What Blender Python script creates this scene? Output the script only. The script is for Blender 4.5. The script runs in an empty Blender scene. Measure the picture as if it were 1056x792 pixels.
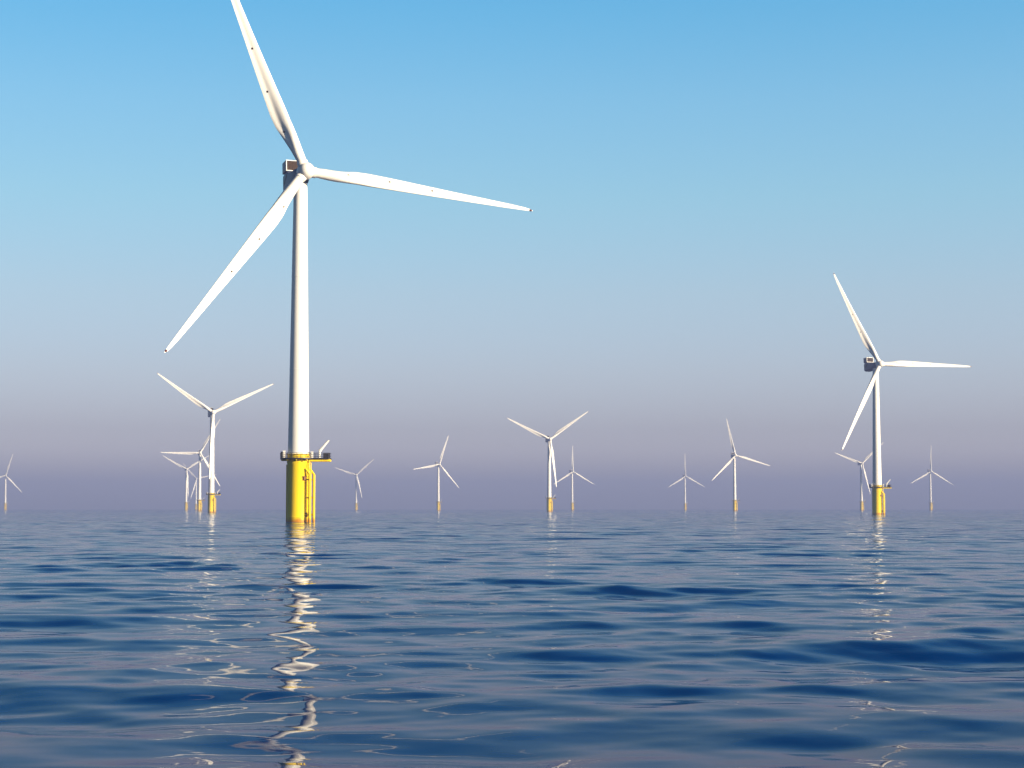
import bpy, bmesh, math, random
import numpy as np
from mathutils import Vector, Matrix

R = math.radians
scene = bpy.context.scene
col = scene.collection

# ------------------------------------------------------------------ camera
cam_d = bpy.data.cameras.new("camera")
cam_d.sensor_width = 36.0
cam_d.lens = 36.0 * 1900.0 / 1056.0
cam_d.clip_start = 0.1
cam_d.clip_end = 60000.0
cam = bpy.data.objects.new("camera", cam_d)
col.objects.link(cam)
CAM_H = 3.1
PITCH = math.degrees(math.atan((524.5 - 396.0) / 1900.0))
cam.location = (0, 0, CAM_H)
cam.rotation_euler = (R(90 + PITCH), 0, 0)
scene.camera = cam

# ------------------------------------------------------------------ sun and sky
SUN_AZ = 59.0          # degrees to the right of straight behind the camera
SUN_EL = 12.0
sun_dir = Vector((math.sin(R(SUN_AZ)) * math.cos(R(SUN_EL)), -math.cos(R(SUN_AZ)) * math.cos(R(SUN_EL)), math.sin(R(SUN_EL))))
sl = bpy.data.lights.new("sun", 'SUN')
sl.energy = 5.0
sl.angle = R(0.5)
sl.color = (1.0, 0.82, 0.58)
so = bpy.data.objects.new("sun", sl)
so.rotation_euler = (-sun_dir).to_track_quat('-Z', 'Y').to_euler()
so.location = sun_dir * 300
col.objects.link(so)

world = bpy.data.worlds.new("World")
scene.world = world
world.use_nodes = True
wn = world.node_tree
wn.nodes.clear()
def N(tree, kind, **kw):
    n = tree.nodes.new(kind)
    for k, v in kw.items():
        setattr(n, k, v)
    return n
w_out = N(wn, 'ShaderNodeOutputWorld')
w_bg = N(wn, 'ShaderNodeBackground')
w_bg.inputs['Strength'].default_value = 0.12
sky = N(wn, 'ShaderNodeTexSky')
sky.sky_type = 'NISHITA'
sky.sun_disc = False
sky.sun_elevation = R(SUN_EL)
sky.sun_rotation = math.atan2(sun_dir.x, sun_dir.y)
sky.altitude = 0
sky.air_density = 1.0
sky.dust_density = 1.0
sky.ozone_density = 1.6
# the evening sky: cool at mid height, dull mauve low down, deep blue overhead
tc = N(wn, 'ShaderNodeTexCoord')
sp = N(wn, 'ShaderNodeSeparateXYZ')
wn.links.new(tc.outputs['Generated'], sp.inputs[0])
asn = N(wn, 'ShaderNodeMath', operation='ARCSINE')
wn.links.new(sp.outputs['Z'], asn.inputs[0])
mr = N(wn, 'ShaderNodeMapRange')
mr.inputs['From Min'].default_value = 0.0
mr.inputs['From Max'].default_value = R(90)
wn.links.new(asn.outputs[0], mr.inputs['Value'])
ramp = N(wn, 'ShaderNodeValToRGB')
wn.links.new(mr.outputs[0], ramp.inputs[0])
SKY_TINT = [   # elevation in degrees, multiplier on the sky
    (0.0, (0.527, 0.500, 0.777)),
    (0.20, (0.527, 0.500, 0.777)),
    (0.50, (0.527, 0.500, 0.777)),
    (0.89, (0.527, 0.500, 0.777)),
    (1.64, (0.527, 0.500, 0.777)),
    (2.39, (0.438, 0.413, 0.624)),
    (4.20, (0.465, 0.445, 0.587)),
    (6.61, (0.470, 0.483, 0.560)),
    (9.61, (0.418, 0.539, 0.579)),
    (12.58, (0.354, 0.551, 0.619)),
    (15.50, (0.245, 0.542, 0.646)),
    (22.0, (0.074, 0.271, 0.439)),
    (30.0, (0.022, 0.108, 0.232)),
    (50.0, (0.005, 0.033, 0.084)),
    (90.0, (0.004, 0.019, 0.045)),
]
els = ramp.color_ramp.elements
while len(els) > 1:
    els.remove(els[-1])
for i, (e, c) in enumerate(SKY_TINT):
    el = els[0] if i == 0 else els.new(e / 90.0)
    el.position = e / 90.0
    el.color = (c[0], c[1], c[2], 1)
mul = N(wn, 'ShaderNodeVectorMath', operation='MULTIPLY')
wn.links.new(sky.outputs[0], mul.inputs[0])
wn.links.new(ramp.outputs[0], mul.inputs[1])
scl = N(wn, 'ShaderNodeVectorMath', operation='SCALE')
side = N(wn, 'ShaderNodeMath', operation='MULTIPLY_ADD')      # a little brighter towards the sun's side
side.inputs[1].default_value = 0.40
side.inputs[2].default_value = 1.0
wn.links.new(sp.outputs['X'], side.inputs[0])
wn.links.new(side.outputs[0], scl.inputs['Scale'])
wn.links.new(mul.outputs[0], scl.inputs[0])
wn.links.new(scl.outputs[0], w_bg.inputs['Color'])
wn.links.new(w_bg.outputs[0], w_out.inputs['Surface'])

vs = scene.view_settings
vs.view_transform = 'Standard'
vs.look = 'None'
vs.exposure = 1.65
vs.gamma = 1.0
vs.use_curve_mapping = False
scene.cycles.volume_bounces = 1
scene.cycles.max_bounces = 6

HAZE_DENSITY = 2.6e-4
HAZE_COLOR = (0.191, 0.239, 0.436)

# ------------------------------------------------------------------ materials
def paint(name, color, rough=0.4, wear=0.08, scale=0.35, spec=0.25, streak=True):
    m = bpy.data.materials.new(name)
    m.use_nodes = True
    t = m.node_tree
    b = t.nodes['Principled BSDF']
    b.inputs['Roughness'].default_value = rough
    b.inputs['Specular IOR Level'].default_value = spec
    tcn = N(t, 'ShaderNodeTexCoord')
    mp = N(t, 'ShaderNodeMapping')
    mp.inputs['Scale'].default_value = (1, 1, 0.12 if streak else 1)
    t.links.new(tcn.outputs['Object'], mp.inputs[0])
    nz = N(t, 'ShaderNodeTexNoise')
    nz.inputs['Scale'].default_value = scale
    nz.inputs['Detail'].default_value = 6
    nz.inputs['Roughness'].default_value = 0.6
    t.links.new(mp.outputs[0], nz.inputs['Vector'])
    rp = N(t, 'ShaderNodeValToRGB')
    rp.color_ramp.elements[0].position = 0.35
    rp.color_ramp.elements[1].position = 0.65
    d = tuple(c * (1 - wear) for c in color)
    rp.color_ramp.elements[0].color = (*d, 1)
    rp.color_ramp.elements[1].color = (*color, 1)
    t.links.new(nz.outputs['Fac'], rp.inputs[0])
    t.links.new(rp.outputs[0], b.inputs['Base Color'])
    return m

M_WHITE = paint("white_paint", (0.58, 0.57, 0.54), 0.35, 0.05)
M_BLADE = paint("blade_gelcoat", (0.58, 0.57, 0.54), 0.3, 0.04, 0.15)
M_NAC = paint("nacelle_shade_tone", (0.05, 0.07, 0.14), 0.45, 0.1, 0.5)  # navy look of the shaded nacelle put into its base colour
M_DARK = paint("dark_steel", (0.015, 0.013, 0.016), 0.5, 0.2, 0.8)
M_BROWN = paint("brown_mesh", (0.03, 0.012, 0.005), 0.7, 0.5, 2.5, streak=False)
M_DOT = paint("receptor_metal", (0.02, 0.008, 0.008), 0.6, 0.1, 3.0)
M_TIP = paint("tip_metal", (0.07, 0.012, 0.01), 0.6, 0.1, 3.0)
M_ORANGE = paint("brown_steel", (0.16, 0.05, 0.01), 0.6, 0.3, 1.5)

# yellow steel with rust runs and a dark growth band at the waterline
def yellow_mat():
    m = bpy.data.materials.new("yellow_paint")
    m.use_nodes = True
    t = m.node_tree
    b = t.nodes['Principled BSDF']
    b.inputs['Roughness'].default_value = 0.5
    b.inputs['Specular IOR Level'].default_value = 0.2
    tcn = N(t, 'ShaderNodeTexCoord')
    mp = N(t, 'ShaderNodeMapping')
    mp.inputs['Scale'].default_value = (1.6, 1.6, 0.1)
    t.links.new(tcn.outputs['Object'], mp.inputs[0])
    nz = N(t, 'ShaderNodeTexNoise')
    nz.inputs['Scale'].default_value = 1.0
    nz.inputs['Detail'].default_value = 7
    t.links.new(mp.outputs[0], nz.inputs['Vector'])
    rp = N(t, 'ShaderNodeValToRGB')
    rp.color_ramp.elements[0].position = 0.30
    rp.color_ramp.elements[0].color = (0.54, 0.34, 0.002, 1)
    rp.color_ramp.elements[1].position = 0.46
    rp.color_ramp.elements[1].color = (0.62, 0.45, 0.001, 1)
    t.links.new(nz.outputs['Fac'], rp.inputs[0])
    sx = N(t, 'ShaderNodeSeparateXYZ')
    t.links.new(tcn.outputs['Object'], sx.inputs[0])
    n2 = N(t, 'ShaderNodeTexNoise')
    n2.inputs['Scale'].default_value = 1.2
    n2.inputs['Detail'].default_value = 5
    t.links.new(tcn.outputs['Object'], n2.inputs['Vector'])
    ad = N(t, 'ShaderNodeMath', operation='MULTIPLY_ADD')
    ad.inputs[1].default_value = -1.6
    t.links.new(n2.outputs['Fac'], ad.inputs[0])
    t.links.new(sx.outputs['Z'], ad.inputs[2])
    mr2 = N(t, 'ShaderNodeMapRange')
    mr2.inputs['From Min'].default_value = -0.5
    mr2.inputs['From Max'].default_value = 0.4
    t.links.new(ad.outputs[0], mr2.inputs['Value'])
    mx = N(t, 'ShaderNodeMix', data_type='RGBA')
    t.links.new(mr2.outputs[0], mx.inputs['Factor'])
    mx.inputs['A'].default_value = (0.36, 0.15, 0.006, 1)
    t.links.new(rp.outputs[0], mx.inputs['B'])
    t.links.new(mx.outputs['Result'], b.inputs['Base Color'])
    return m
M_YEL = yellow_mat()

# ------------------------------------------------------------------ the sea
def build_sea():
    rng = np.random.default_rng(77)
    # rings get wider with distance, columns are dense over the open view ahead
    RMAX = 9000.0
    r = [2.5]
    while r[-1] < RMAX:
        k = r[-1]
        r.append(k + max(0.05, 0.0036 * k))
    r = np.array(r)
    dense = np.arange(-21.0, 21.0001, 0.07)
    rest = np.arange(24.0, 336.1, 4.0)
    az = np.radians(np.concatenate([dense, rest]))
    daz = np.abs(np.gradient(az))
    daz = np.minimum(daz, np.roll(daz, 1) + 1)
    X = r[:, None] * np.sin(az)[None, :]
    Y = r[:, None] * np.cos(az)[None, :]
    dr = np.gradient(r)
    space = np.maximum(dr[:, None] + 0 * X, r[:, None] * daz[None, :])
    Z = np.zeros_like(X)
    lost = np.zeros_like(X)
    # wave groups: (shortest, longest, number, slope rms, spread in degrees, heading)
    groups = [(14.0, 34.0, 10, 0.016, 24, 8), (3.6, 9.0, 22, 0.036, 20, -6),
              (1.5, 3.6, 30, 0.034, 34, 4), (0.7, 1.5, 30, 0.014, 45, 0), (0.28, 0.7, 26, 0.004, 60, 0)]
    # slow patches: calmer and livelier water
    patch = np.zeros_like(X)
    for _ in range(9):
        L = rng.uniform(18, 90)
        a = rng.uniform(0, 2 * math.pi)
        patch += np.cos(2 * math.pi / L * (X * math.cos(a) * 0.6 + Y * math.sin(a)) + rng.uniform(0, 6.28))
    patch = 1.0 + 0.16 * patch
    patch = np.clip(patch, 0.45, 1.6)
    for gi, (l0, l1, n, srms, spread, head) in enumerate(groups):
        lam = np.exp(rng.uniform(math.log(l0), math.log(l1), n))
        ang = np.radians(head + rng.normal(0, spread, n))
        ph = rng.uniform(0, 2 * math.pi, n)
        s1 = srms * math.sqrt(2.0 / n)
        for L, a, p in zip(lam, ang, ph):
            k = 2 * math.pi / L
            fade = np.clip((L / space - 2.5) / 2.5, 0, 1)
            amp = s1 / k
            arg = k * (X * math.sin(a) + Y * math.cos(a)) + p
            w = np.cos(arg) + 0.12 * np.cos(2 * arg)
            Z += amp * w * fade * (patch if gi >= 2 else 1.0)
            if gi < 4:
                lost += (s1 ** 2 / 2) * (1 - fade)
    lost = np.sqrt(lost)
    nr, na = X.shape
    co = np.stack([X, Y, Z], -1).reshape(-1, 3)
    co = np.vstack([co, [[0, 0, 0]]])
    i = np.arange(nr - 1)[:, None]
    j = np.arange(na)[None, :]
    j2 = (j + 1) % na
    quads = np.stack([i * na + j, i * na + j2, (i + 1) * na + j2, (i + 1) * na + j], -1).reshape(-1, 4)[:, ::-1]
    c = nr * na
    tris = np.stack([np.full(na, c), (np.arange(na) + 1) % na, np.arange(na)], -1)
    me = bpy.data.meshes.new("water")
    nl = quads.size + tris.size
    me.vertices.add(len(co))
    me.vertices.foreach_set("co", co.astype(np.float32).ravel())
    me.loops.add(nl)
    me.loops.foreach_set("vertex_index", np.concatenate([quads.ravel(), tris.ravel()]).astype(np.int32))
    me.polygons.add(len(quads) + len(tris))
    starts = np.concatenate([np.arange(len(quads)) * 4, len(quads) * 4 + np.arange(len(tris)) * 3]).astype(np.int32)
    me.polygons.foreach_set("loop_start", starts)
    me.update(calc_edges=True)
    me.validate()
    me.polygons.foreach_set("use_smooth", np.ones(len(me.polygons), bool))
    at = me.attributes.new("fine_waves", 'FLOAT', 'POINT')
    at.data.foreach_set("value", np.append(lost.ravel(), 0).astype(np.float32))
    o = bpy.data.objects.new("water", me)
    o['kind'] = 'structure'
    col.objects.link(o)
    # material
    m = bpy.data.materials.new("sea_water")
    m.use_nodes = True
    t = m.node_tree
    b = t.nodes['Principled BSDF']
    b.inputs['Base Color'].default_value = (0.0004, 0.023, 0.115, 1)
    b.inputs['Roughness'].default_value = 0.03
    b.inputs['IOR'].default_value = 1.05
    tcn = N(t, 'ShaderNodeTexCoord')
    att = N(t, 'ShaderNodeAttribute', attribute_name="fine_waves")
    prev = None
    for (sc, stretch, dist_gain, const, lamm) in ((0.42, 0.45, 1.0, 0.0, 2.4), (1.3, 0.5, 0.6, 0.0, 0.8), (5.0, 0.6, 0.0, 0.0006, 0.2)):
        mp = N(t, 'ShaderNodeMapping')
        mp.inputs['Scale'].default_value = (stretch, 1, 1)
        mp.inputs['Rotation'].default_value = (0, 0, R(4))
        t.links.new(tcn.outputs['Object'], mp.inputs[0])
        nz = N(t, 'ShaderNodeTexNoise')
        nz.inputs['Scale'].default_value = sc
        nz.inputs['Detail'].default_value = 1.0
        t.links.new(mp.outputs[0], nz.inputs['Vector'])
        bp = N(t, 'ShaderNodeBump')
        bp.inputs['Strength'].default_value = 1.0
        hm = N(t, 'ShaderNodeMath', operation='MULTIPLY')
        gm = N(t, 'ShaderNodeMath', operation='MULTIPLY_ADD')
        gm.inputs[1].default_value = dist_gain * lamm * 4.5
        gm.inputs[2].default_value = const
        t.links.new(att.outputs['Fac'], gm.inputs[0])
        t.links.new(nz.outputs['Fac'], hm.inputs[0])
        t.links.new(gm.outputs[0], hm.inputs[1])
        t.links.new(hm.outputs[0], bp.inputs['Height'])
        bp.inputs['Distance'].default_value = 1.0
        if prev:
            t.links.new(prev.outputs[0], bp.inputs['Normal'])
        prev = bp
    t.links.new(prev.outputs[0], b.inputs['Normal'])
    me.materials.append(m)
    return o
build_sea()

# ------------------------------------------------------------------ the hazy air
def build_haze():
    bm = bmesh.new()
    bmesh.ops.create_cube(bm, size=1.0)
    for v in bm.verts:
        v.co.x *= 19000
        v.co.y *= 19000
        v.co.z = -11.5 if v.co.z < 0 else 142.0
    me = bpy.data.meshes.new("haze")
    bm.to_mesh(me); bm.free()
    o = bpy.data.objects.new("haze", me)
    o['kind'] = 'stuff'
    col.objects.link(o)
    m = bpy.data.materials.new("haze")
    m.use_nodes = True
    t = m.node_tree
    t.nodes.clear()
    out = N(t, 'ShaderNodeOutputMaterial')
    v = N(t, 'ShaderNodeVolumePrincipled')
    v.inputs['Color'].default_value = (*HAZE_COLOR, 1)
    v.inputs['Density'].default_value = HAZE_DENSITY
    v.inputs['Anisotropy'].default_value = 0.0
    t.links.new(v.outputs[0], out.inputs['Volume'])
    me.materials.append(m)
build_haze()

# ------------------------------------------------------------------ mesh helpers
def obj(name, bm, mat, parent=None, loc=None, smooth=True, angle=35):
    bmesh.ops.recalc_face_normals(bm, faces=bm.faces)
    me = bpy.data.meshes.new(name)
    bm.to_mesh(me); bm.free()
    me.materials.append(mat)
    if smooth:
        for p in me.polygons:
            p.use_smooth = True
        me.set_sharp_from_angle(angle=R(angle))
    o = bpy.data.objects.new(name, me)
    col.objects.link(o)
    if parent:
        o.parent = parent
    if loc:
        o.location = loc
    return o

def add_lathe(bm, prof, seg=48, z0=0, cx=0, cy=0, caps=True):
    rings = []
    for (rad, z) in prof:
        rings.append([bm.verts.new((cx + rad * math.cos(2 * math.pi * k / seg), cy + rad * math.sin(2 * math.pi * k / seg), z + z0)) for k in range(seg)])
    for a, b in zip(rings, rings[1:]):
        for k in range(seg):
            bm.faces.new((a[k], a[(k + 1) % seg], b[(k + 1) % seg], b[k]))
    if caps:
        bm.faces.new(rings[0][::-1]); bm.faces.new(rings[-1])

def add_tube(bm, p, q, rad, seg=10, rad2=None):
    p, q = Vector(p), Vector(q)
    d = (q - p).normalized()
    x = d.orthogonal().normalized(); y = d.cross(x)
    r2 = rad if rad2 is None else rad2
    A = [bm.verts.new(p + rad * (x * math.cos(2 * math.pi * k / seg) + y * math.sin(2 * math.pi * k / seg))) for k in range(seg)]
    B = [bm.verts.new(q + r2 * (x * math.cos(2 * math.pi * k / seg) + y * math.sin(2 * math.pi * k / seg))) for k in range(seg)]
    for k in range(seg):
        bm.faces.new((A[k], A[(k + 1) % seg], B[(k + 1) % seg], B[k]))
    bm.faces.new(A[::-1]); bm.faces.new(B)

def add_box(bm, c, s, bevel=0.0, rot=0.0):
    g = bmesh.ops.create_cube(bm, size=1.0)
    vs_ = g['verts']
    ca, sa = math.cos(rot), math.sin(rot)
    for v in vs_:
        x, y, z = v.co.x * s[0], v.co.y * s[1], v.co.z * s[2]
        v.co = Vector((c[0] + x * ca - y * sa, c[1] + x * sa + y * ca, c[2] + z))
    if bevel:
        es = list({e for v in vs_ for e in v.link_edges})
        bmesh.ops.bevel(bm, geom=es, offset=bevel, segments=3, profile=0.5, affect='EDGES')

def add_loop_tube(bm, pts, rad, seg=8, closed=True):
    n = len(pts)
    for i in range(n if closed else n - 1):
        add_tube(bm, pts[i], pts[(i + 1) % n], rad, seg)

# ------------------------------------------------------------------ the wind turbine
HUB_H = 80.0
OVER = 4.6
TILT = 5.0
CONE = 2.0
BL = 54.5
DECK = 14.35

def interp(tab, x):
    for (a, b), (c, d) in zip(tab, tab[1:]):
        if x <= c:
            f = (x - a) / (c - a)
            f = f * f * (3 - 2 * f) if len(tab) < 4 else f
            return b + (d - b) * f
    return tab[-1][1]

def blade_section(r):
    """points round one section: x along the chord (trailing edge +x), y towards the wind (pressure side)"""
    chord = np.interp(r, [1.2, 3.0, 5.5, 8.5, 11.5, 14.5, 20, 27, 35, 43, 49, 52.5, 54.0, 54.5],
                      [2.2, 2.2, 2.6, 3.3, 3.85, 3.95, 3.45, 2.85, 2.2, 1.65, 1.22, 0.85, 0.5, 0.12])
    thick = np.interp(r, [1.2, 3.0, 5.5, 8.5, 12, 18, 27, 40, 54.5], [1.0, 1.0, 0.80, 0.52, 0.37, 0.27, 0.21, 0.18, 0.15])
    rnd = np.interp(r, [1.2, 3.0, 10.5], [1.0, 1.0, 0.0])
    rnd = rnd * rnd * (3 - 2 * rnd)
    camb = np.interp(r, [1.2, 6, 14, 30, 54.5], [0, 0.035, 0.055, 0.035, 0.02])
    twist = np.interp(r, [1.2, 6, 12, 20, 30, 42, 54.5], [24, 22, 17, 10, 6, 3, 1]) + 13.0
    axis = np.interp(r, [1.2, 3, 12, 54.5], [0.5, 0.5, 0.30, 0.26])
    n = 40
    pts = []
    for k in range(n):
        u = 2 * math.pi * k / n
        x = 0.5 * (1 + math.cos(u))                     # 1 at the trailing edge
        s = 1 if u < math.pi else -1
        yt = 5 * thick * (0.2969 * math.sqrt(x) - 0.126 * x - 0.3516 * x * x + 0.2843 * x ** 3 - 0.1036 * x ** 4)
        yc = -camb * math.sin(math.pi * x) * 1.0
        # hollowed pressure side towards the trailing edge
        if s > 0:
            yt = yt * (1 - 0.45 * math.exp(-((x - 0.70) / 0.20) ** 2))
        ya = yc + s * yt
        yr = 0.5 * math.sin(u)
        y = (1 - rnd) * ya + rnd * yr
        pts.append(((x - axis) * chord, y * chord))
    return pts, R(twist)

def blade_point(r, x, y, tw, pre):
    # blade frame: +Z along the span, +X trailing edge, +Y towards the wind
    return Vector((x * math.cos(tw) + y * math.sin(tw), -x * math.sin(tw) + y * math.cos(tw) + pre, r * 1.012))

def prebend(r):
    return 1.4 * max(0.0, (r - 10) / 44.5) ** 2 + 0.0

def make_blade(parent):
    bm = bmesh.new()
    rs = list(np.linspace(1.2, 16, 26)) + list(np.linspace(17, 52, 34)) + [52.6, 53.1, 53.5, 53.8, 54.1, 54.3, 54.5]
    rings = []
    for r in rs:
        pts, tw = blade_section(r)
        rings.append([bm.verts.new(blade_point(r, x, y, tw, prebend(r))) for x, y in pts])
    for a, b in zip(rings, rings[1:]):
        n = len(a)
        for k in range(n):
            bm.faces.new((a[k], a[(k + 1) % n], b[(k + 1) % n], b[k]))
    bm.faces.new(rings[0][::-1]); bm.faces.new(rings[-1])
    bl = obj('blade', bm, M_BLADE, parent, angle=50)
    for r, frac, sz in ((10.0, 0.66, 0.26), (19.8, 0.62, 0.26), (30.0, 0.58, 0.26), (53.95, 0.5, 0.27)):
        pts, tw = blade_section(r)
        # pressure side point nearest to the wanted fraction of the chord
        xs = [p[0] for p in pts[:len(pts) // 2]]
        lo, hi = min(p[0] for p in pts), max(p[0] for p in pts)
        want = lo + frac * (hi - lo)
        k = min(range(len(xs)), key=lambda q: abs(xs[q] - want))
        x, y = pts[k]
        bm = bmesh.new()
        if r > 50:
            c = blade_point(r, 0.05, 0, tw, prebend(r))
            for v in bmesh.ops.create_uvsphere(bm, u_segments=14, v_segments=8, radius=sz)['verts']:
                v.co = Vector((v.co.x, v.co.y * 0.7, v.co.z * 1.3)) + c
            obj('blade_tip', bm, M_TIP, bl)
        else:
            c = blade_point(r, x, y, tw, prebend(r))
            rot = Matrix.Rotation(-tw, 3, 'Z')
            for v in bmesh.ops.create_uvsphere(bm, u_segments=14, v_segments=8, radius=sz)['verts']:
                v.co = rot @ Vector((v.co.x, v.co.y * 0.35, v.co.z)) + c
            obj('lightning_receptor', bm, M_DOT, bl)
    return bl

def make_turbine():
    root = bpy.data.objects.new('wind_turbine', None)
    root.empty_display_size = 4
    col.objects.link(root)
    root['category'] = 'wind turbine'
    root['group'] = 'offshore wind turbines standing in the sea'
    # --- foundation (everything below is laid out facing the camera: -Y is towards the viewer, +X right)
    bm = bmesh.new()
    add_lathe(bm, [(2.50, -9), (2.50, 1.02), (2.55, 1.05), (2.55, 1.3), (2.50, 1.33), (2.50, 13.3), (2.62, 13.5), (2.62, DECK - 0.02)], 64)
    add_lathe(bm, [(2.56, DECK + 0.22), (2.56, 15.35), (2.72, 15.4), (2.72, 15.6)], 64)
    tp = obj('transition_piece', bm, M_YEL, root)
    # boat landing on the right hand side
    b = R(66)
    out = Vector((math.sin(b), -math.cos(b), 0)); lat = Vector((math.cos(b), math.sin(b), 0))
    bm = bmesh.new()
    for s in (-1, 1):
        base = out * 3.6 + lat * 0.95 * s
        add_tube(bm, base + Vector((0, 0, -3)), base + Vector((0, 0, 10.9)), 0.30, 14)
        top = out * 2.5 + lat * 0.95 * s
        add_tube(bm, base + Vector((0, 0, 10.85)), top + Vector((0, 0, 12.2)), 0.26, 12)
        for z in (1.7, 5.6, 9.7):
            add_tube(bm, out * 2.3 + lat * 0.8 * s + Vector((0, 0, z)), base + Vector((0, 0, z)), 0.16, 10)
    obj('boat_landing', bm, M_YEL, tp)
    bm = bmesh.new()
    for s in (-1, 1):
        q = out * 3.1 + lat * 0.42 * s
        add_tube(bm, q + Vector((0, 0, -1)), q + Vector((0, 0, DECK + 0.9)), 0.11, 8)
    z = -0.8
    while z < DECK + 0.8:
        add_tube(bm, out * 3.1 - lat * 0.42 + Vector((0, 0, z)), out * 3.1 + lat * 0.42 + Vector((0, 0, z)), 0.045, 6)
        z += 0.3
    obj('ladder', bm, M_YEL, tp)
    # clamps of the landing, in dark brown
    for z, ang in ((9.9, 38), (1.6, 52)):
        bm = bmesh.new()
        a = R(ang)
        c = Vector((math.sin(a), -math.cos(a), 0)) * 2.62
        add_box(bm, (c.x, c.y, z), (0.55, 0.5, 0.75), 0.05, a)
        add_box(bm, (c.x * 1.06, c.y * 1.06, z + 0.5), (0.85, 0.55, 0.16), 0.03, a)
        obj('bracket', bm, M_ORANGE, tp)
    bm = bmesh.new()
    for a in (-100, 20):
        q = Vector((math.sin(R(a)), -math.cos(R(a)), 0)) * 2.72
        if a < 0:
            add_tube(bm, q + Vector((0, 0, -6)), q + Vector((0, 0, 13.2)), 0.15, 10)
    obj('cable_tube', bm, M_YEL, tp)
    # --- working platform
    bm = bmesh.new()
    seg = 56
    pr = 4.15
    outline = []
    W = 1.95
    XE = 7.5
    for k in range(seg + 1):
        t = math.asin(W / pr) + (2 * math.pi - 2 * math.asin(W / pr)) * k / seg
        outline.append((pr * math.cos(t), pr * math.sin(t)))
    outline += [(XE - 0.35, -W), (XE, -W + 0.35), (XE, W - 0.35), (XE - 0.35, W)]
    lo = [bm.verts.new((x, y, DECK)) for x, y in outline]
    hi = [bm.verts.new((x, y, DECK + 0.2)) for x, y in outline]
    n = len(lo)
    bm.faces.new(lo[::-1]); bm.faces.new(hi)
    for k in range(n):
        bm.faces.new((lo[k], lo[(k + 1) % n], hi[(k + 1) % n], hi[k]))
    pf = obj('platform', bm, M_DARK, root, smooth=False)
    bm = bmesh.new()                                     # yellow beams and knees under the deck
    for y in (-1.5, 1.5):
        add_box(bm, (4.7, y, DECK - 0.26), (5.4, 0.26, 0.48), 0.03)
    add_box(bm, (7.28, 0, DECK - 0.26), (0.24, 3.1, 0.46), 0.03)
    add_lathe(bm, [(2.75, DECK - 0.31), (3.0, DECK - 0.31), (3.0, DECK - 0.03), (2.75, DECK - 0.03), (2.75, DECK - 0.31)], 48, caps=False)
    for k in range(10):
        a = 2 * math.pi * (k + 0.5) / 10
        if abs(math.sin(a / 2)) < 0.2 or a > 6.0:
            continue
        d = Vector((math.cos(a), math.sin(a), 0))
        add_box(bm, (d.x * 3.4, d.y * 3.4, DECK - 0.17), (1.2, 0.16, 0.3), 0.02, a)
    obj('support_beam', bm, M_YEL, pf, smooth=False)
    bm = bmesh.new()                                     # railing
    rail_pts = []
    for k, (x, y) in enumerate(outline):
        rail_pts.append(Vector((x * 0.985, y * 0.985, DECK + 0.2)))
    for h in (0.45, 0.85, 1.25):
        add_loop_tube(bm, [p + Vector((0, 0, h)) for p in rail_pts], 0.04, 6)
    for k in range(0, n, 3):
        p = rail_pts[k]
        add_tube(bm, p, p + Vector((0, 0, 1.25)), 0.06, 6)
    for k in range(n):                                   # toe board
        p, q = rail_pts[k], rail_pts[(k + 1) % n]
        d = q - p
        add_box(bm, tuple((p + q) / 2 + Vector((0, 0, 0.07))), (d.length, 0.03, 0.14), 0, math.atan2(d.y, d.x))
    obj('railing', bm, M_DARK, pf, smooth=False)
    # control cabinets on the deck
    for (x, y, sx, sy, sz, mt) in ((6.4, 0.9, 1.5, 0.9, 1.15, M_DARK), (-3.1, -1.6, 0.5, 0.5, 1.7, M_WHITE), (3.2, -0.9, 0.55, 0.5, 1.5, M_WHITE), (-3.8, 0.5, 0.5, 1.2, 1.5, M_DARK)):
        bm = bmesh.new()
        add_box(bm, (x, y, DECK + 0.2 + sz / 2), (sx, sy, sz), 0.05)
        add_box(bm, (x, y, DECK + 0.2 + sz + 0.04), (sx + 0.1, sy + 0.1, 0.08), 0.01)
        obj('cabinet', bm, mt, pf, smooth=False)
    # davit crane
    bm = bmesh.new()
    bx, by = 4.95, -0.6
    add_lathe(bm, [(0.34, 0), (0.34, 0.12), (0.28, 0.16), (0.26, 1.7), (0.3, 1.75), (0.3, 2.0), (0.12, 2.05)], 20, DECK + 0.2, bx, by)
    cr = obj('crane', bm, M_WHITE, root)
    bm = bmesh.new()
    p0 = Vector((bx + 0.05, by, DECK + 2.0)); p1 = Vector((bx + 1.95, by, DECK + 4.25))
    add_tube(bm, p0, p1, 0.34, 12, 0.22)
    add_tube(bm, p0 + Vector((0.1, 0, -0.35)), p0.lerp(p1, 0.55) + Vector((0.1, 0, -0.1)), 0.09, 8)
    add_tube(bm, p1 + Vector((-0.1, 0, 0)), p1 + Vector((0.18, 0, -0.12)), 0.18, 10)
    obj('boom', bm, M_WHITE, cr)
    # --- tower
    bm = bmesh.new()
    prof = []
    z0, z1, r0, r1 = 15.6, HUB_H - 2.0, 2.42, 1.56
    def rz(z): return r0 + (r1 - r0) * (z - z0) / (z1 - z0)
    prof = [(r0 + 0.12, z0), (r0 + 0.12, z0 + 0.2), (r0, z0 + 0.24)]
    for zz in (35.0, 56.5):
        prof += [(rz(zz) , zz - 0.12), (rz(zz) + 0.03, zz - 0.1), (rz(zz) + 0.03, zz + 0.1), (rz(zz), zz + 0.12)]
    prof += [(r1, z1), (r1, z1 + 0.3)]
    add_lathe(bm, prof, 72)
    tw = obj('tower', bm, M_WHITE, root)
    return root

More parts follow.
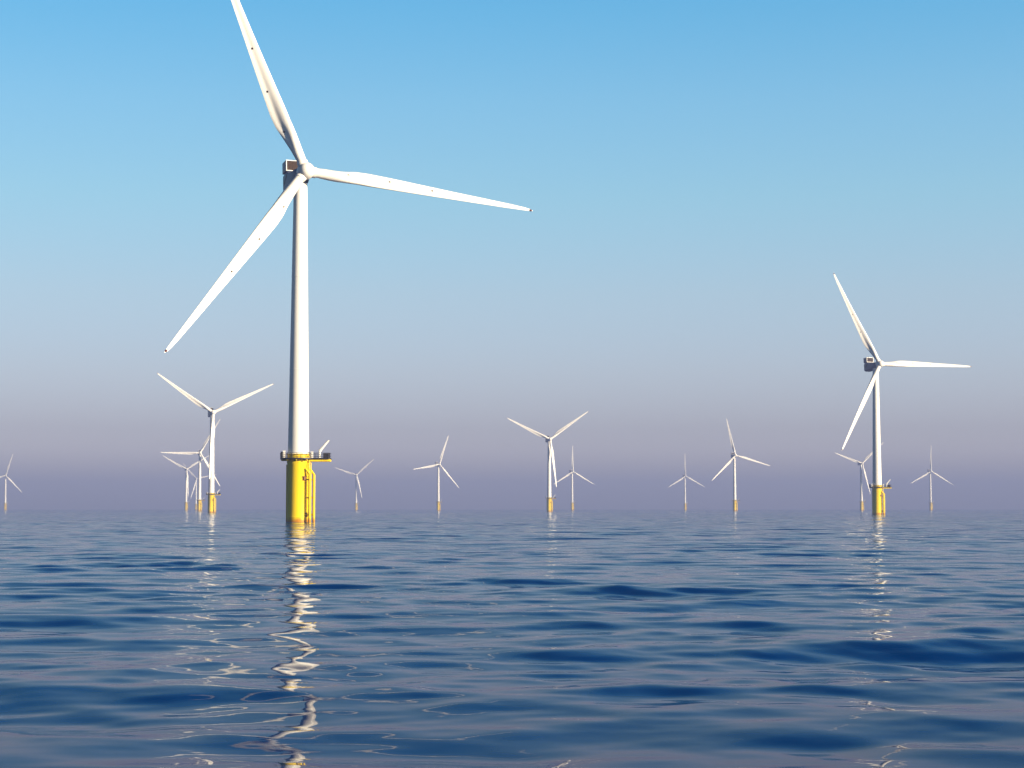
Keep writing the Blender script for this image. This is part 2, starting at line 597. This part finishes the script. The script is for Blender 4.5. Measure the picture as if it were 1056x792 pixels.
def make_head():
    """nacelle, hub and blades in the head frame: origin on the tower axis at hub height, -Y into the wind"""
    head = []
    # nacelle: sections along y (front -> rear), rounded rectangles
    bm = bmesh.new()
    secs = [(-2.75, 1.25, -1.05, 1.25), (-2.3, 1.45, -1.2, 1.35), (-1.2, 1.75, -1.4, 1.4), (0.4, 1.95, -1.65, 1.4), (2.6, 2.0, -2.0, 1.6), (4.6, 2.05, -2.2, 1.9), (5.2, 2.05, -2.2, 2.4),
            (8.2, 2.05, -2.2, 2.4), (8.8, 1.9, -2.0, 2.3), (9.1, 1.6, -1.6, 2.0)]
    rings = []
    for (y, w, lo, hi) in secs:
        ring = []
        cz = (lo + hi) / 2; hh = (hi - lo) / 2
        rc = 0.55 if -2 < y < 8 else 0.8
        rc = min(rc, hh * 0.9, w * 0.9)
        if y <= -2.3:
            rc = min(w, hh) * 0.97
        for q in range(4):
            sx = (1, -1, -1, 1)[q]; sz = (1, 1, -1, -1)[q]
            for k in range(7):
                a = q * math.pi / 2 + k / 6 * math.pi / 2
                ring.append(bm.verts.new((sx * (w - rc) + rc * math.cos(a), y, cz + sz * (hh - rc) + rc * math.sin(a))))
        rings.append(ring)
    for a, b in zip(rings, rings[1:]):
        n = len(a)
        for k in range(n):
            bm.faces.new((a[k], a[(k + 1) % n], b[(k + 1) % n], b[k]))
    bm.faces.new(rings[0]); bm.faces.new(rings[-1][::-1])
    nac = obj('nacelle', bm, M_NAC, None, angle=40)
    # tall cooler standing on the back of the roof, its grille facing the rotor
    bm = bmesh.new()
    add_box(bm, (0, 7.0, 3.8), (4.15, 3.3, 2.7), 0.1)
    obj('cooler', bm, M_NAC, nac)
    bm = bmesh.new()
    add_box(bm, (0, 5.33, 3.8), (3.6, 0.06, 2.2), 0)
    for q in range(9):
        add_box(bm, (-1.6 + 0.4 * q, 5.29, 3.8), (0.08, 0.1, 2.2), 0)
    for q in range(4):
        add_box(bm, (0, 5.27, 3.0 + 0.53 * q), (3.6, 0.05, 0.06), 0)
    obj('grille', bm, M_BROWN, nac, smooth=False)
    bm = bmesh.new()
    for z in (2.62, 5.06):
        add_box(bm, (0, 5.25, z), (4.16, 0.2, 0.2), 0.03)
    for q in (-1, 1):
        add_box(bm, (1.95 * q, 5.25, 3.84), (0.2, 0.196, 2.5), 0.03)
    obj('grille_frame', bm, M_WHITE, nac, smooth=False)
    for q in (-1, 1):  # dark slanted panel on each side of the nacelle
        bm = bmesh.new()
        add_box(bm, (0, 0, 0), (0.12, 2.9, 0.8), 0.03)
        bmesh.ops.rotate(bm, verts=bm.verts, cent=(0, 0, 0), matrix=Matrix.Rotation(R(-32), 3, 'X'))
        bmesh.ops.translate(bm, verts=bm.verts, vec=(2.04 * q, 6.2, 0.55))
        obj('dark_panel', bm, M_DARK, nac, smooth=False)
    bm = bmesh.new()                                     # wind vane mast
    add_tube(bm, (0.6, 7.75, 5.1), (0.6, 7.75, 6.0), 0.05, 8)
    add_box(bm, (0.6, 7.75, 5.95), (0.9, 0.06, 0.06), 0)
    obj('weather_mast', bm, M_DARK, nac, smooth=False)
    head.append(nac)
    # hub and spinner: lathe about the rotor axis, nose towards -Y
    prof = [(1.45, 1.72), (1.75, 1.55), (1.95, 0.9), (1.98, 0.2), (1.92, -0.5), (1.75, -1.15), (1.45, -1.7), (1.05, -2.1), (0.55, -2.35), (0.12, -2.42)]
    bm = bmesh.new()
    add_lathe(bm, prof, 48)
    for v in bm.verts:
        x, y, z = v.co
        v.co = Vector((x, z - OVER, y))
    hub = obj('hub', bm, M_WHITE, None, angle=45)
    for k in range(3):                                   # collars at the blade roots
        bm = bmesh.new()
        t = R(120 * k)
        d = Vector((math.sin(t), 0, math.cos(t)))
        p = Vector((0, -OVER, 0))
        add_tube(bm, p + d * 1.3, p + d * 2.35, 1.27, 36)
        obj('blade_collar', bm, M_WHITE, hub)
    head.append(hub)
    bl = make_blade(None)
    head.append(bl)
    return head

proto = make_turbine()
nac0, hub0, blade0 = make_head()

def kids(o):
    return [c for c in bpy.data.objects if c.parent == o]

def copy_tree(o, parent):
    c = o.copy()
    col.objects.link(c)
    c.parent = parent
    for ch in proto_kids.get(o, []):
        copy_tree(ch, c)
    return c

def place_head(root, yaw, roll, first):
    """hang nacelle, hub and three blades on a turbine"""
    # the wind side (-Y of the head frame) turned to the right by yaw, axis tilted up by TILT
    Mh = Matrix.Translation((0, 0, HUB_H)) @ Matrix.Rotation(R(yaw), 4, 'Z') @ Matrix.Rotation(R(-TILT), 4, 'X')
    Mroll = Mh @ Matrix.Translation((0, -OVER, 0)) @ Matrix.Rotation(R(roll), 4, 'Y') @ Matrix.Translation((0, OVER, 0))
    def inst(o, mat):
        if first and o not in used:
            used.add(o)
            c = o
        else:
            c = copy_tree(o, root)
        c.parent = root
        c.matrix_parent_inverse = Matrix.Identity(4)
        c.matrix_basis = mat
        return c
    inst(nac0, Mh)
    inst(hub0, Mroll)
    for k in range(3):
        t = roll + 120 * k
        Mb = Mh @ Matrix.Translation((0, -OVER, 0)) @ Matrix.Rotation(R(t), 4, 'Y') @ Matrix.Rotation(R(CONE), 4, 'X') @ FLIP
        inst(blade0, Mb)

# the blade's own frame has +X trailing edge and +Y wind; seen from the wind side the rotor turns clockwise,
# so for the upright blade the trailing edge lies to the viewer's left (-X of the head frame) and the wind is -Y
FLIP = Matrix.Rotation(R(180), 4, 'Z')
used = set()
proto_kids = {o: kids(o) for o in (nac0, hub0, blade0)}
body_kids = [(c, kids(c)) for c in kids(proto)]

LABELS = {
 'A': "largest, nearest white turbine on a yellow foundation, upper blade cut by the photo's top",
 'B': "second largest white turbine on a yellow foundation, right side, one blade level to the right",
 'C': "white turbine close left of the nearest one, two blades raised in a wide V",
 'D': "pale turbine just left of the tall V-bladed one, one blade level to the left",
 'E': "small hazy turbine at the left end of the cluster, blades in a Y",
 'F': "tiniest faint turbine in the left cluster, between two paler towers",
 'G': "small faint turbine just right of the nearest tower's yellow platform",
 'H': "small hazy turbine between the platform and the middle V-bladed turbine, blade out to the left",
 'I': "mid-sized white turbine at the middle of the photo, two blades in a wide V",
 'J': "small faint turbine just right of the middle V-bladed one, one blade straight up",
 'K': "small faint turbine right of centre with one thin blade straight up",
 'L': "mid-sized white turbine right of centre, top blade leaning slightly left",
 'M': "small hazy turbine close behind the left side of the big right-hand tower",
 'N': "small faint turbine right of the big right-hand tower, one blade straight up",
 'O': "small faint turbine at the photo's left edge, one blade cut off",
}
TURB = [('A', -49.0, 422.8, 21.5, -22.8),
 ('B', 195.5, 987.9, 19.6, -29.3),
 ('C', -242.3, 1487.1, 19.6, -55.9),
 ('D', -434.5, 2566.1, 14.1, -89.9),
 ('E', -640.7, 3628.9, 22.0, -61.5),
 ('F', -820.0, 4790.0, 22.0, -42.0),
 ('G', -358.4, 4243.9, 16.0, -72.0),
 ('H', -129.0, 3230.0, 29.9, -100.0),
 ('I', 41.5, 2060.0, 14.0, -65.2),
 ('J', 125.8, 3862.9, 24.0, 0.5),
 ('K', 412.4, 4400.0, 16.0, -0.3),
 ('L', 323.5, 2682.0, 15.0, -13.3),
 ('M', 597.6, 3156.7, 16.0, -71.3),
 ('N', 867.0, 3823.3, 12.0, 2.1),
 ('O', -1189.5, 4333.3, 17.0, -102.7)]
for name, X, Y, yaw, roll in TURB:
    if name == 'A':
        root = proto
    else:
        root = proto.copy()
        col.objects.link(root)
        for ch, gr in body_kids:
            c = ch.copy()
            col.objects.link(c)
            c.parent = root
            for g in gr:
                d = g.copy()
                col.objects.link(d)
                d.parent = c
    root.location = (X, Y, 0)
    root['label'] = LABELS[name]
    place_head(root, yaw, roll, name == 'A')
